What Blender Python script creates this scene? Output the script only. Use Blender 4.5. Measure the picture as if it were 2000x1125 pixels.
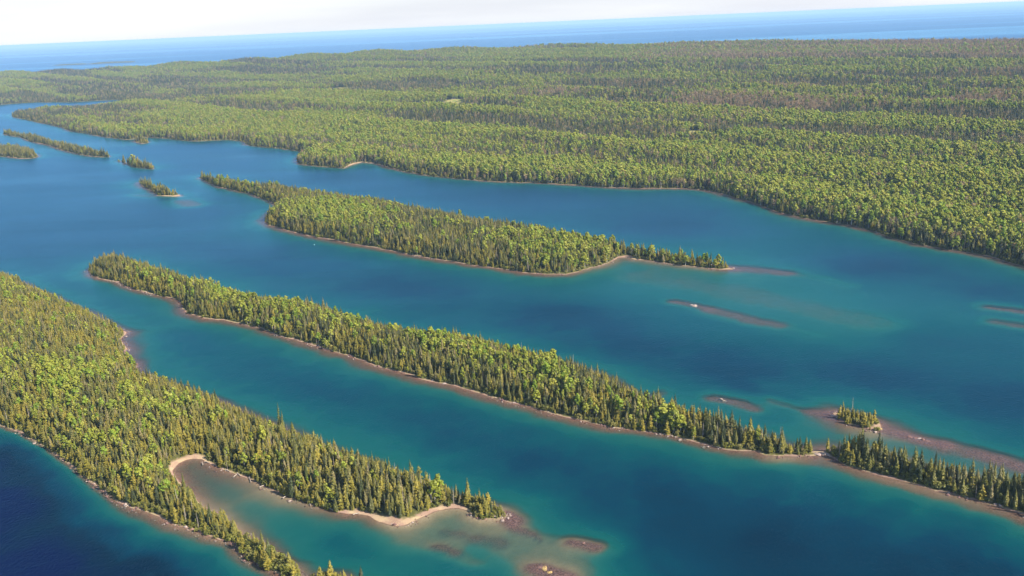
import bpy, bmesh, math, random
import numpy as np
from mathutils import Matrix, Vector, Euler

# ---------------------------------------------------------------- scene, camera, light
for o in list(bpy.data.objects): bpy.data.objects.remove(o, do_unlink=True)
S = bpy.context.scene
COL = S.collection
R = math.radians
rng = np.random.default_rng(7)
random.seed(7)

CAM_H, PITCH, ROLL, FPX = 210.0, R(15.20), R(2.48), 1900.0
cd = bpy.data.cameras.new('camera'); cam = bpy.data.objects.new('camera', cd); COL.objects.link(cam)
cd.sensor_width = 36.0; cd.lens = FPX * 36.0 / 2000.0; cd.clip_start = 1.0; cd.clip_end = 250000.0
CAM_ROT = Matrix.Rotation(math.pi/2 - PITCH, 4, 'X') @ Matrix.Rotation(-ROLL, 4, 'Z')
cam.matrix_world = Matrix.Translation((0, 0, CAM_H)) @ CAM_ROT
S.camera = cam

SUN_EL, SUN_AZ = R(40), R(120)            # azimuth clockwise from +Y
world = bpy.data.worlds.new('World'); S.world = world; world.use_nodes = True
nt = world.node_tree; nt.nodes.clear()
sky = nt.nodes.new('ShaderNodeTexSky'); sky.sky_type = 'NISHITA'; sky.sun_disc = False
sky.sun_elevation = SUN_EL; sky.sun_rotation = SUN_AZ; sky.altitude = 200; sky.air_density = 1.0; sky.dust_density = 0.5; sky.ozone_density = 1.0
bg = nt.nodes.new('ShaderNodeBackground'); bg.inputs[1].default_value = 0.10
wo = nt.nodes.new('ShaderNodeOutputWorld')
# thin white haze low in the sky all round, thinning upwards
tc_ = nt.nodes.new('ShaderNodeTexCoord'); sx_ = nt.nodes.new('ShaderNodeSeparateXYZ'); nt.links.new(tc_.outputs['Generated'], sx_.inputs[0])
mr_ = nt.nodes.new('ShaderNodeMapRange'); mr_.interpolation_type = 'SMOOTHSTEP'
for i_, v_ in enumerate((0.0, 0.16, 0.95, 0.0)): mr_.inputs[1+i_].default_value = v_
nt.links.new(sx_.outputs[2], mr_.inputs[0])
mx_ = nt.nodes.new('ShaderNodeMix'); mx_.data_type = 'RGBA'; mx_.inputs[7].default_value = (4.15, 4.2, 4.4, 1)
# soft streaks of high cloud in that haze
mp_ = nt.nodes.new('ShaderNodeMapping'); mp_.inputs['Scale'].default_value = (1.2, 1.2, 14); nt.links.new(tc_.outputs['Generated'], mp_.inputs[0])
nz_ = nt.nodes.new('ShaderNodeTexNoise'); nz_.inputs['Scale'].default_value = 2.2; nz_.inputs['Detail'].default_value = 4; nt.links.new(mp_.outputs[0], nz_.inputs['Vector'])
cr_ = nt.nodes.new('ShaderNodeValToRGB'); cr_.color_ramp.elements[0].position = .35; cr_.color_ramp.elements[0].color = (3.5, 3.66, 4.1, 1); cr_.color_ramp.elements[1].position = .65; cr_.color_ramp.elements[1].color = (4.25, 4.38, 4.6, 1)
nt.links.new(nz_.outputs[0], cr_.inputs[0]); nt.links.new(cr_.outputs[0], mx_.inputs[7])
nt.links.new(mr_.outputs[0], mx_.inputs[0]); nt.links.new(sky.outputs[0], mx_.inputs[6])
nt.links.new(mx_.outputs[2], bg.inputs[0]); nt.links.new(bg.outputs[0], wo.inputs[0])
sd = bpy.data.lights.new('sun', 'SUN'); sd.energy = 5.0; sd.angle = R(0.5); sd.color = (1.0, 0.94, 0.83)
sun = bpy.data.objects.new('sun', sd); COL.objects.link(sun)
sv = Vector((math.sin(SUN_AZ)*math.cos(SUN_EL), math.cos(SUN_AZ)*math.cos(SUN_EL), math.sin(SUN_EL)))
sun.rotation_euler = sv.to_track_quat('Z', 'Y').to_euler(); sun.location = sv * 800
vs = S.view_settings; vs.view_transform = 'Standard'; vs.look = 'None'; vs.gamma = 1.0; vs.exposure = 1.2; vs.use_curve_mapping = False
S.render.engine = 'CYCLES'
cy = S.cycles
cy.use_denoising = True
cy.max_bounces = 8; cy.diffuse_bounces = 2; cy.glossy_bounces = 2; cy.transmission_bounces = 4; cy.transparent_max_bounces = 12; cy.volume_bounces = 0
cy.sample_clamp_indirect = 6.0

# ---------------------------------------------------------------- survey data, metres, camera foot at the origin
LAND={'A': [(-296.3,520.2),(-287.2,514.1),(-276.0,505.8),(-263.4,492.2),(-254.4,485.3),(-240.5,471.1),(-228.4,458.4),(-216.6,445.6),(-206.0,435.2),(-197.5,424.8),(-190.7,418.5),(-183.7,413.3),(-174.2,408.0),(-165.6,402.5),(-156.3,394.6),(-146.6,389.2),(-133.6,380.1),(-124.3,375.4),(-120.5,370.1),(-114.9,362.2),(-107.9,355.3),(-101.1,350.2),(-94.5,345.5),(-89.9,343.0),(-90.1,348.2),(-93.1,353.8),(-96.7,358.8),(-101.0,362.3),(-108.6,371.2),(-118.0,378.3),(-125.9,387.4),(-133.5,396.8),(-141.5,404.6),(-150.6,415.4),(-160.9,429.3),(-170.6,444.0),(-174.8,451.3),(-174.2,458.4),(-171.7,462.4),(-168.0,463.2),(-163.9,462.8),(-156.8,455.5),(-147.1,447.5),(-139.1,441.6),(-129.3,434.5),(-123.5,428.0),(-114.8,420.8),(-109.3,415.7),(-102.8,413.0),(-96.0,407.4),(-88.3,402.3),(-79.3,397.2),(-73.4,396.2),(-68.3,394.3),(-63.5,388.3),(-55.7,383.6),(-51.1,384.1),(-45.0,389.9),(-39.1,396.0),(-29.3,398.4),(-24.3,395.6),(-21.6,389.7),(-16.8,387.0),(-11.2,386.0),(-6.6,387.0),(-8.0,391.3),(-10.7,394.9),(-14.7,399.0),(-20.6,403.0),(-26.6,407.0),(-35.2,413.9),(-47.9,422.4),(-61.2,433.5),(-81.0,449.7),(-99.0,464.9),(-118.9,484.4),(-143.8,508.0),(-164.8,527.5),(-187.8,550.2),(-209.8,570.8),(-226.9,583.7),(-237.8,591.5),(-246.2,601.1),(-255.5,620.1),(-263.3,628.4),(-271.1,645.4),(-272.6,653.4),(-285.8,675.9),(-287.7,693.2),(-303.4,708.1),(-335.3,746.5),(-360.4,769.2),(-392.8,805.2),(-428.5,839.4),(-446.9,865.5),(-471.8,882.7),(-530.6,912.3),(-645.5,922.3),(-581.5,748.0),(-446.1,615.2),(-348.5,550.7)],'S': [(-86.0,337.6),(-85.3,344.4),(-78.6,346.2),(-72.7,344.9),(-65.2,337.8),(-60.2,330.3),(-71.8,329.5)],'B': [(-402.6,901.7),(-395.0,886.7),(-377.2,868.4),(-353.7,849.8),(-327.9,819.4),(-308.5,804.7),(-289.7,790.4),(-275.6,777.2),(-266.4,754.8),(-254.8,737.2),(-237.5,722.3),(-221.5,714.5),(-204.0,701.5),(-187.8,690.2),(-171.4,670.7),(-158.3,659.5),(-143.0,645.9),(-127.7,631.7),(-113.6,620.3),(-95.1,599.6),(-81.8,588.2),(-66.9,575.9),(-59.2,567.7),(-49.9,561.2),(-39.4,553.8),(-28.0,543.9),(-15.0,530.9),(-1.4,519.8),(12.0,509.9),(26.4,496.5),(37.8,488.8),(52.5,479.0),(65.1,473.6),(76.6,467.7),(86.6,460.2),(96.1,452.3),(104.0,446.0),(112.4,444.0),(117.9,443.4),(120.3,439.0),(128.4,436.4),(137.2,435.5),(144.1,435.4),(148.3,436.8),(151.0,434.2),(153.1,429.9),(156.0,423.4),(161.7,417.4),(167.0,411.0),(174.3,406.1),(180.9,399.3),(186.6,393.8),(193.0,389.7),(198.5,384.4),(204.0,379.3),(212.7,370.3),(226.6,356.6),(240.5,345.2),(253.7,356.3),(238.0,376.6),(223.1,390.4),(211.3,398.9),(202.5,404.9),(191.8,412.8),(185.9,418.8),(179.8,425.0),(174.8,431.2),(168.9,435.3),(160.2,439.1),(154.6,441.5),(150.8,441.3),(144.2,441.3),(134.7,445.3),(126.4,451.7),(119.9,458.6),(108.3,473.6),(98.4,482.2),(83.7,497.3),(71.2,516.9),(54.0,550.3),(33.7,574.5),(10.3,596.9),(-9.7,614.9),(-32.1,631.9),(-59.2,644.6),(-79.3,656.6),(-100.9,675.3),(-134.5,712.3),(-160.0,735.6),(-192.0,750.6),(-228.6,779.1),(-254.1,810.7),(-285.5,836.5),(-321.3,875.7),(-368.7,922.1),(-391.4,934.7),(-405.9,926.8)],'C': [(-480.9,1515.6),(-469.8,1486.6),(-425.7,1411.2),(-386.0,1360.2),(-353.4,1322.0),(-322.5,1274.0),(-305.3,1243.1),(-288.9,1213.6),(-290.4,1186.1),(-289.0,1152.5),(-286.3,1117.4),(-275.5,1094.1),(-249.4,1060.0),(-218.6,1023.9),(-190.9,1000.3),(-162.1,972.4),(-131.0,945.2),(-101.2,915.0),(-82.0,896.5),(-56.8,877.4),(-32.9,855.3),(-12.9,842.2),(10.8,821.4),(31.4,812.4),(46.7,809.8),(58.2,816.7),(67.2,827.9),(80.5,834.9),(90.2,848.5),(98.1,860.8),(104.7,861.6),(111.9,852.3),(119.7,848.9),(127.8,841.6),(138.9,831.8),(149.9,822.3),(161.1,815.7),(169.2,809.7),(177.3,804.6),(190.8,802.2),(186.9,808.3),(178.3,817.2),(166.8,828.7),(155.9,840.3),(143.8,852.3),(120.9,870.8),(101.4,889.2),(75.4,911.7),(38.4,961.0),(16.7,982.9),(-13.6,1010.0),(-37.6,1036.8),(-66.6,1071.8),(-98.2,1109.1),(-137.0,1156.9),(-159.0,1175.6),(-187.4,1203.5),(-225.2,1238.4),(-265.2,1275.3),(-302.1,1321.3),(-353.6,1360.4),(-405.6,1419.8),(-438.9,1457.9),(-467.0,1501.2)],'D': [(-1075.1,1963.1),(-996.7,1929.4),(-960.5,1898.5),(-920.8,1867.1),(-899.4,1867.5),(-907.5,1899.9),(-939.3,1949.3),(-998.8,2018.5),(-1049.7,2036.0),(-1103.8,2037.7)],'F': [(-1243.1,2435.4),(-1193.7,2370.4),(-1142.7,2317.8),(-1059.7,2194.3),(-985.3,2110.2),(-902.5,1993.6),(-828.5,1896.6),(-777.8,1849.8),(-741.9,1827.1),(-751.1,1855.7),(-780.4,1880.5),(-826.3,1934.9),(-906.8,2037.6),(-975.3,2125.1),(-1078.1,2261.5),(-1172.9,2373.4),(-1228.2,2441.1)],'G': [(-705.6,1769.7),(-679.5,1734.5),(-634.5,1663.3),(-591.2,1629.1),(-598.3,1652.3),(-628.2,1680.0),(-656.6,1714.3),(-685.1,1749.6)],'I': [(-566.0,1485.6),(-543.8,1443.0),(-511.1,1388.5),(-487.8,1343.8),(-464.5,1333.7),(-449.3,1325.7),(-455.1,1339.6),(-468.9,1355.8),(-492.6,1388.1),(-515.7,1416.8),(-558.0,1480.9)],'J': [(-799.8,2112.2),(-758.7,2046.3),(-750.0,2061.3),(-768.7,2105.4),(-796.3,2130.0)],'E': [(168.8,487.1),(169.3,479.3),(171.8,473.8),(174.4,469.8),(179.1,468.0),(181.3,463.8),(183.9,461.5),(187.2,463.1),(189.1,468.9),(188.5,473.7),(185.8,476.1),(182.9,478.5),(178.0,483.2),(174.4,487.2),(171.6,488.9)],'M': [(-2615.3,3954.8),(-1848.7,3643.4),(-1826.2,3678.6),(-1743.9,3705.9),(-1566.1,3607.1),(-1500.5,3643.0),(-1421.3,3647.4),(-1315.1,3467.5),(-1249.4,3299.6),(-1274.5,3271.2),(-1334.2,3201.7),(-1427.3,3210.1),(-1501.7,3180.4),(-1537.7,3115.2),(-1526.5,3065.4),(-1482.7,2985.0),(-1369.8,2837.0),(-1245.5,2678.9),(-1140.5,2540.0),(-1073.0,2425.6),(-996.1,2337.1),(-905.2,2226.4),(-825.5,2145.9),(-811.4,2150.3),(-800.4,2186.0),(-745.7,2145.0),(-687.3,2084.4),(-645.4,2050.1),(-608.1,2054.7),(-577.5,2052.5),(-540.0,2010.9),(-514.8,1940.6),(-465.4,1881.7),(-417.3,1841.1),(-356.0,1767.5),(-360.9,1712.8),(-359.5,1665.8),(-345.4,1617.2),(-315.3,1583.8),(-280.5,1555.7),(-257.2,1537.2),(-249.9,1581.5),(-237.7,1601.9),(-211.6,1581.5),(-194.4,1540.9),(-153.4,1468.1),(-110.9,1414.9),(-66.6,1373.3),(-14.9,1335.8),(29.9,1314.5),(82.1,1282.9),(127.0,1249.9),(171.4,1230.0),(222.6,1216.4),(241.9,1199.6),(256.5,1173.0),(265.8,1145.1),(282.3,1089.9),(290.3,1044.2),(308.0,1002.5),(323.4,979.9),(340.5,957.7),(354.7,922.3),(357.6,893.6),(372.9,859.8),(388.0,838.1),(403.3,819.3),(412.0,804.2),(419.6,768.4),(432.0,683.6),(449.0,600.0),(2500.0,300.0),(4200.0,900.0),(4000.0,2400.0),(2900.0,3500.0),(2000.0,4150.0),(1080.0,4980.0),(0.0,5550.0),(-850.0,5950.0),(-1700.0,6250.0),(-2550.0,6550.0),(-3500.0,6750.0),(-5600.0,6900.0),(-7000.0,5500.0)],'K': [(-3935.8,9577.1),(-3858.1,9677.8),(-3641.0,9626.7),(-3525.9,9689.9),(-3660.2,9977.3),(-3922.4,10169.3),(-4086.5,10124.6)],'N': [(-4385.9,9751.5),(-4207.5,9684.8),(-4016.0,9725.0),(-4145.5,9954.1),(-4400.0,10012.6)]}
REEF=[(((111.3,516.1),(117.2,512.3),(123.3,507.8),(130.2,498.7)),4.0,0.7,0.0),(((142.2,508.7),(149.7,499.5),(158.7,491.8),(166.3,484.5)),3.9,1.5,0.0),(((160.7,489.4),(171.8,481.1)),4.6,0.7,0.0),(((187.6,467.7),(196.1,458.3),(202.5,450.0),(211.4,440.4)),5.8,1.1,0.1),(((195.8,455.1),(202.0,448.8),(210.3,442.4)),3.6,0.3,0.0),(((210.9,439.3),(222.2,431.6),(230.5,423.3),(238.5,415.3),(251.8,400.7)),8.3,1.2,0.1),(((221.9,429.9),(228.8,422.3),(237.1,412.7),(247.3,401.1)),4.7,0.5,0.0),(((123.3,714.4),(131.4,707.5),(138.4,699.5),(145.6,691.5)),4.2,0.7,0.0),(((147.4,687.3),(157.1,675.3),(169.9,659.4),(184.2,645.2)),7.6,0.9,0.1),(((186.3,642.5),(194.2,630.8),(204.2,618.1)),4.8,3.2,0.3),(((185.2,808.6),(197.5,804.6),(210.8,796.9),(228.7,783.2)),9.1,0.7,0.0),(((228.7,783.2),(247.9,763.0),(263.8,736.3)),8.6,2.8,0.4),(((112.4,791.4),(163.2,746.8),(199.2,699.7),(242.2,647.5)),24.4,2.3,0.6),(((341.9,664.0),(351.0,657.4),(363.5,646.7)),5.3,0.8,0.0),(((330.7,630.9),(342.4,619.9),(352.3,612.8)),6.8,1.1,0.0),(((-42.2,379.7),(-15.5,377.4),(5.9,360.0),(13.5,344.5),(18.3,326.1)),14.8,1.5,1.0),(((-55.3,377.8),(-41.4,368.9),(-19.4,352.9)),5.5,2.0,1.0),(((-4.5,379.6),(4.2,373.5)),2.3,1.0,0.0),(((4.2,372.7),(7.3,369.0)),1.4,1.3,0.0),(((-36.5,366.4),(-28.0,360.3)),2.6,1.1,0.0),(((-19.8,371.3),(-10.0,367.9)),3.6,1.5,0.1),(((-26.5,376.2),(-33.3,379.0)),2.4,1.7,0.2),(((20.6,364.1),(25.2,362.0),(29.2,360.1)),2.6,0.3,0.0),(((5.4,345.1),(10.3,342.1),(15.2,338.4)),4.0,0.3,0.0),(((-6.6,388.8),(-3.7,384.9)),4.3,0.4,0.0),(((-436.0,1290.4),(-411.1,1253.9)),11.2,1.0,0.2),(((-525.7,1361.9),(-489.3,1335.9)),7.8,1.6,0.2),(((70.6,512.3),(83.5,528.2)),5.0,1.3,0.1),(((-282.5,686.3),(-264.3,643.4),(-250.7,615.5)),11.9,2.2,0.1),(((-88.8,356.5),(-85.0,349.7)),3.5,2.0,0.6)]
ZONE=[(-243.4,413.8,85.0),(-197.9,365.4,90.0),(-310.7,446.2,65.0),(-152.3,357.7,70.0),(-112.1,348.8,38.0),(-130.5,370.1,48.0),(-191.8,404.3,75.0),(-255.4,470.1,60.0),(-90.8,390.7,8.0),(-81.0,359.9,22.0),(-74.8,347.7,26.0),(-138.6,424.6,1.6),(-159.7,445.8,1.1),(-124.2,415.5,2.1),(-110.5,397.1,5.0),(-99.6,378.1,6.0),(-123.4,393.6,3.0),(-31.4,500.0,17.0),(-95.8,554.5,14.0),(-194.9,634.2,11.0),(-281.1,731.4,10.0),(-4.0,417.2,18.0),(21.6,442.5,19.0),(67.2,410.5,21.0),(39.9,379.3,19.0),(101.6,361.0,24.0),(155.2,336.8,26.0),(150.5,378.5,19.0),(-4.9,344.0,3.2),(-42.9,360.8,6.0),(-54.9,353.8,12.0),(45.8,341.9,13.0),(111.6,416.8,14.0),(154.6,402.3,14.0),(169.7,393.4,18.0),(184.4,380.1,20.0),(200.4,367.4,22.0),(-508.7,1205.9,15.0),(-533.3,1117.2,15.0),(-250.2,934.4,14.0),(-86.0,791.3,15.0),(36.7,684.2,17.0),(123.7,563.1,18.0),(207.9,534.9,19.0),(260.5,489.0,19.0),(66.0,610.0,18.0),(145.3,525.7,17.0),(160.6,734.9,3.4),(195.4,714.5,3.0),(224.4,682.1,3.3),(242.7,629.6,4.4),(312.4,668.6,6.0),(109.3,800.6,3.2),(140.2,778.1,4.0),(77.6,788.8,8.0),(262.7,593.9,12.0),(209.4,634.4,4.0),(163.2,996.1,16.0),(4.7,1188.9,15.0),(-217.3,1415.6,15.0),(302.7,793.0,17.0),(365.5,701.5,16.0),(-538.1,1743.2,16.0),(-1327.1,2896.0,16.0),(-759.2,1623.3,16.0),(145.7,466.9,6.0),(122.0,490.2,8.0),(183.7,434.9,4.0),(200.5,416.3,3.2),(219.7,406.4,3.2),(164.6,452.1,6.0),(96.1,500.4,10.0),(-9000.0,12000.0,90.0),(0.0,12000.0,90.0),(9000.0,12000.0,90.0),(-700.0,300.0,70.0)]
SAND=[(-33.8,388.0,30.0),(-13.3,377.2,35.0),(5.8,356.7,30.0),(-48.9,380.3,15.0),(111.7,818.1,40.0),(151.5,793.2,45.0),(80.2,814.6,20.0),(-122.9,410.3,28.0),(127.1,429.1,9.0),(179.3,456.8,12.0),(201.7,418.9,30.0),(186.0,440.6,20.0),(220.9,408.9,25.0),(-259.4,642.8,16.0),(-464.7,1325.5,25.0),(-239.4,1572.3,30.0),(191.0,777.8,40.0)]
BEACH=[(-173.9,458.4,9.0,4.0),(-168.4,464.5,8.0,4.0),(-57.6,388.7,12.0,4.8),(-49.5,386.2,8.0,3.2),(-73.7,398.6,10.0,2.5),(-34.3,397.4,12.0,3.0),(106.1,861.4,8.0,4.5),(114.6,851.8,6.0,2.0),(186.6,465.2,4.0,5.0),(170.0,484.1,4.5,4.0),(189.5,804.2,6.0,5.0),(-454.5,1331.2,8.0,5.0),(-468.4,1336.8,8.0,3.0),(148.2,438.0,4.0,4.0),(-245.5,1586.1,20.0,6.0)]
CLEAR=[(-120.0,2350.8,28.1,74.2),(-520.8,3077.3,60.9,93.9),(328.0,1585.7,33.3,45.0)]
BARE=[(459.6,1985.0,151.3,112.5,0.8),(619.4,1873.3,110.1,90.8,0.9),(798.4,1749.0,137.0,59.6,0.8),(120.4,2415.3,204.4,89.5,0.5),(630.9,2148.3,65.8,73.7,0.6),(1086.4,3418.1,562.0,721.7,0.8),(1455.5,3081.3,355.0,796.1,1.0),(798.8,3543.6,383.1,638.6,0.8),(101.6,4942.9,770.4,808.9,0.3),(-573.3,6240.0,814.6,956.5,0.2),(1077.1,2193.3,91.5,131.5,0.3),(420.2,1734.4,70.6,53.5,0.4),(663.6,1254.5,35.5,40.7,0.3)]
YOUNG=[(((241.7,1523.9),(314.2,1451.4),(402.7,1337.7),(470.3,1252.5),(537.5,1166.0),(593.1,1095.2)),30.0),(((565.4,1653.4),(613.8,1667.5),(645.9,1626.7)),45.0),(((763.8,2582.7),(889.3,2431.2)),70.0),(((-128.7,1957.4),(12.4,1794.3)),45.0),(((-538.4,2442.9),(-328.2,2211.5)),60.0),(((83.7,2148.8),(212.8,1998.2)),50.0),(((322.5,1194.2),(372.0,1077.7)),22.0),(((-308.6,2668.3),(-141.7,2644.2)),60.0),(((445.2,970.4),(479.3,895.1)),18.0)]
LOGS=[(-160.7,458.9,-158.2,457.4),(-147.2,448.1,-145.3,446.7),(-141.1,439.5,-140.1,443.4),(-140.1,443.4,-137.8,440.3),(-132.8,437.6,-130.9,433.0),(-125.3,427.1,-123.1,429.5),(-111.5,414.8,-108.9,418.2),(-108.9,418.2,-105.4,415.3),(-98.0,409.1,-96.7,406.0),(-75.7,395.9,-73.1,397.1),(-184.3,412.4,-183.6,414.3),(-263.3,626.3,-261.7,632.3),(-161.9,457.8,-160.9,455.3),(106.5,861.3,112.4,856.2),(-88.4,403.3,-85.2,400.6),(99.5,450.1,102.1,448.0)]
ROCKS=[(136.5,699.7,3.0,0.9,'p'),(134.8,702.8,1.5,0.4,'p'),(115.8,514.1,1.5,0.3,'p'),(116.7,511.6,1.2,0.25,'p'),(197.8,453.0,1.7,0.5,'d'),(200.1,451.5,1.3,0.4,'d'),(201.8,450.7,1.2,0.35,'p'),(203.0,449.3,1.4,0.5,'d'),(204.5,447.3,1.2,0.35,'d'),(8.2,344.9,1.7,0.6,'y'),(10.1,342.1,1.2,0.4,'y'),(6.4,345.8,1.4,0.4,'d'),(25.3,363.3,1.2,0.3,'d'),(146.1,437.0,1.7,0.8,'p'),(148.2,438.0,1.6,0.7,'p'),(149.7,437.2,1.6,0.7,'p'),(151.0,435.9,1.4,0.6,'p'),(169.0,483.5,1.3,0.5,'p'),(170.5,480.5,1.4,0.5,'p'),(-51.3,564.0,1.1,0.4,'p'),(-43.7,557.8,1.4,0.4,'p'),(186.6,463.8,1.2,0.5,'y')]
FLOAT=(-200.3,975.1)

# ---------------------------------------------------------------- helpers
def tag(o, label, cat=None, group=None, kind=None):
    o['label'] = label
    if cat: o['category'] = cat
    if group: o['group'] = group
    if kind: o['kind'] = kind
    return o

def _h(ix, iy, s):
    n = (ix.astype(np.int64)*374761393 + iy.astype(np.int64)*668265263 + s*144665) & 0x7fffffff
    n = ((n ^ (n >> 13)) * 1274126177) & 0x7fffffff
    n = n ^ (n >> 16)
    return (n & 0xffff) / 65535.0
def vn(x, y, sc, s=0):
    x = np.asarray(x)/sc; y = np.asarray(y)/sc
    ix = np.floor(x); iy = np.floor(y); fx = x-ix; fy = y-iy
    fx = fx*fx*(3-2*fx); fy = fy*fy*(3-2*fy)
    a = _h(ix, iy, s); b = _h(ix+1, iy, s); c = _h(ix, iy+1, s); d = _h(ix+1, iy+1, s)
    return (a*(1-fx)+b*fx)*(1-fy) + (c*(1-fx)+d*fx)*fy          # 0..1
def fbm(x, y, sc, s=0, o=3):
    t = 0; w = 0; a = 1.0
    for i in range(o): t = t + a*vn(x, y, sc/2**i, s+i*17); w += a; a *= .55
    return t/w

def sdf(px, py, poly):
    """signed distance, positive inside"""
    P = np.array(poly, float); Q = np.roll(P, -1, 0); n = len(px)
    best = np.full(n, 1e18); ins = np.zeros(n, bool)
    for (x0, y0), (x1, y1) in zip(P, Q):
        dx, dy = x1-x0, y1-y0; L2 = dx*dx+dy*dy
        if L2 < 1e-9: continue
        t = np.clip(((px-x0)*dx+(py-y0)*dy)/L2, 0, 1)
        best = np.minimum(best, (px-x0-t*dx)**2+(py-y0-t*dy)**2)
        c = (y0 > py) != (y1 > py)
        if dy != 0: ins ^= c & (px < dx*(py-y0)/dy + x0)
    d = np.sqrt(best)
    return np.where(ins, d, -d)

def seg_dist(px, py, pts):
    best = np.full(len(px), 1e18)
    P = [tuple(p) for p in pts]
    if len(P) == 1: P = P*2
    for (x0, y0), (x1, y1) in zip(P[:-1], P[1:]):
        dx, dy = x1-x0, y1-y0; L2 = max(dx*dx+dy*dy, 1e-9)
        t = np.clip(((px-x0)*dx+(py-y0)*dy)/L2, 0, 1)
        best = np.minimum(best, (px-x0-t*dx)**2+(py-y0-t*dy)**2)
    return np.sqrt(best)

KEYS = list(LAND.keys())
HMAX = dict(A=15, S=1.5, B=8.5, C=11, D=5, F=4, G=3, I=2, J=2, E=1.6, K=4, N=3, M=0)
def ss(a, b, x):
    t = np.clip((x-a)/(b-a), 0, 1); return t*t*(3-2*t)

RIDGE = [(R(a), d, h) for a, d, h in [(-75, 9000, 8), (-40, 7600, 34), (-28, 6500, 44), (-21, 5800, 56), (-15, 5200, 78), (-8, 4900, 93), (0, 4500, 99), (12, 4000, 92), (25.3, 3500, 84), (40, 3000, 75), (70, 2800, 40)]]
RA = np.array([r[0] for r in RIDGE]); RD = np.array([r[1] for r in RIDGE]); RH = np.array([r[2] for r in RIDGE])
STR = (0.66, -0.75)                       # strike of the ridges
def main_h(x, y, s, want_saw=False):
    az = np.arctan2(x, y); d = np.hypot(x, y)
    rd = np.interp(az, RA, RD); rh = np.interp(az, RA, RH)
    sp = np.maximum(s, 0)
    t = sp/(sp+np.abs(rd-d)*0.75+40)
    base = rh*t**1.1*np.exp(-np.maximum(d-rd, 0)/900.0)
    v = x*0.75 + y*0.66; u = x*STR[0] + y*STR[1]
    w = v + 60*(fbm(u*0.35, v, 260, 5)-.5) + 0.03*u
    ph = (w/190.0) % 1.0
    saw = np.where(ph < .68, ph/.68, (1-ph)/.32); saw = saw*saw*(3-2*saw)
    if want_saw: return saw
    amp = 15*ss(20, 180, sp)*(0.45+0.9*vn(u*.4, v, 330, 9))
    return base + amp*(saw-.25) + 7*ss(10, 250, sp)*(fbm(x, y, 170, 21)-.5) + np.minimum(sp*.12, 2.5)

def land_height(k, x, y, s):
    """height above the lake inside land k, s = metres inland"""
    if k == 'M': return np.where(s > 0, 0.10*np.minimum(s, 6)+main_h(x, y, s)*ss(0, 14, s), 0)
    hm = HMAX[k]
    r = hm*(1-np.exp(-np.maximum(s-3, 0)*2.4/(hm*6)))
    return 0.13*np.minimum(s, 6) + r*(0.75+0.5*fbm(x, y, 45, 3)) + 0.25*(fbm(x, y, 6, 8)-.5)*ss(.5, 3, s)

def shore_noise(x, y): return 2.6*(fbm(x, y, 17, 33)-.5) + 1.3*(vn(x, y, 4.2, 44)-.5)

def all_sdf(x, y):
    """best signed distance over all lands and which land it is"""
    n = len(x); best = np.full(n, -1e4); who = np.zeros(n, int)
    for i, k in enumerate(KEYS):
        P = np.array(LAND[k]); mn = P.min(0)-260; mx = P.max(0)+260
        m = (x > mn[0]) & (x < mx[0]) & (y > mn[1]) & (y < mx[1])
        if not m.any(): continue
        idx = np.nonzero(m)[0]
        s = sdf(x[idx], y[idx], LAND[k])
        b = s > best[idx]
        best[idx[b]] = s[b]; who[idx[b]] = i
    return best, who

def zone_depth(x, y):
    num = np.zeros(len(x)); den = np.zeros(len(x))
    for zx, zy, zd in ZONE:
        w = 1.0/((x-zx)**2+(y-zy)**2+400.0)**1.3
        num += w*math.log(zd); den += w
    return np.exp(num/den)

def bed_height(x, y, s):
    q = np.maximum(-s, 0)*(.62+.76*fbm(x, y, 13, 58))
    z = zone_depth(x, y)
    nz = fbm(x, y, 38, 51)
    shelf = 1.5+7.5*ss(.25, .8, fbm(x, y, 90, 57))+4*(nz-.5)
    d = 0.14*q + 0.36*(z/16)**1.2*np.log1p(np.exp(np.clip((q-shelf)*.5, -40, 40)))/.5
    d = z*(1-np.exp(-d/z))
    d = d*(0.86+0.28*fbm(x, y, 22, 61))
    rock = np.zeros(len(x))
    for pts, hw, c, sandy in REEF:
        P = np.array(pts); mn = P.min(0)-hw*2-40; mx = P.max(0)+hw*2+40
        m = (x > mn[0]) & (x < mx[0]) & (y > mn[1]) & (y < mx[1])
        idx = np.nonzero(m)[0]
        if not len(idx): continue
        e = seg_dist(x[idx], y[idx], pts) + hw*.9*(fbm(x[idx], y[idx], max(4, hw*1.3), 71)-.5)
        over = np.maximum(e-hw*.8, 0)
        rd = c*(0.8+.5*fbm(x[idx], y[idx], 5, 73)) + over*0.13 + .013*over**1.6 + (e/hw)**2*.35*c
        dd = d[idx]; new = -np.log(np.exp(-np.minimum(dd, 60)*1.4)+np.exp(-np.minimum(rd, 60)*1.4))/1.4
        d[idx] = np.where(np.minimum(dd, rd) > 25, np.minimum(dd, rd), np.maximum(new, .12))
        rock[idx] = np.maximum(rock[idx], (1-sandy)*ss(hw*1.9, hw*.9, e))
    return -np.maximum(d, 0.0), rock

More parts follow.
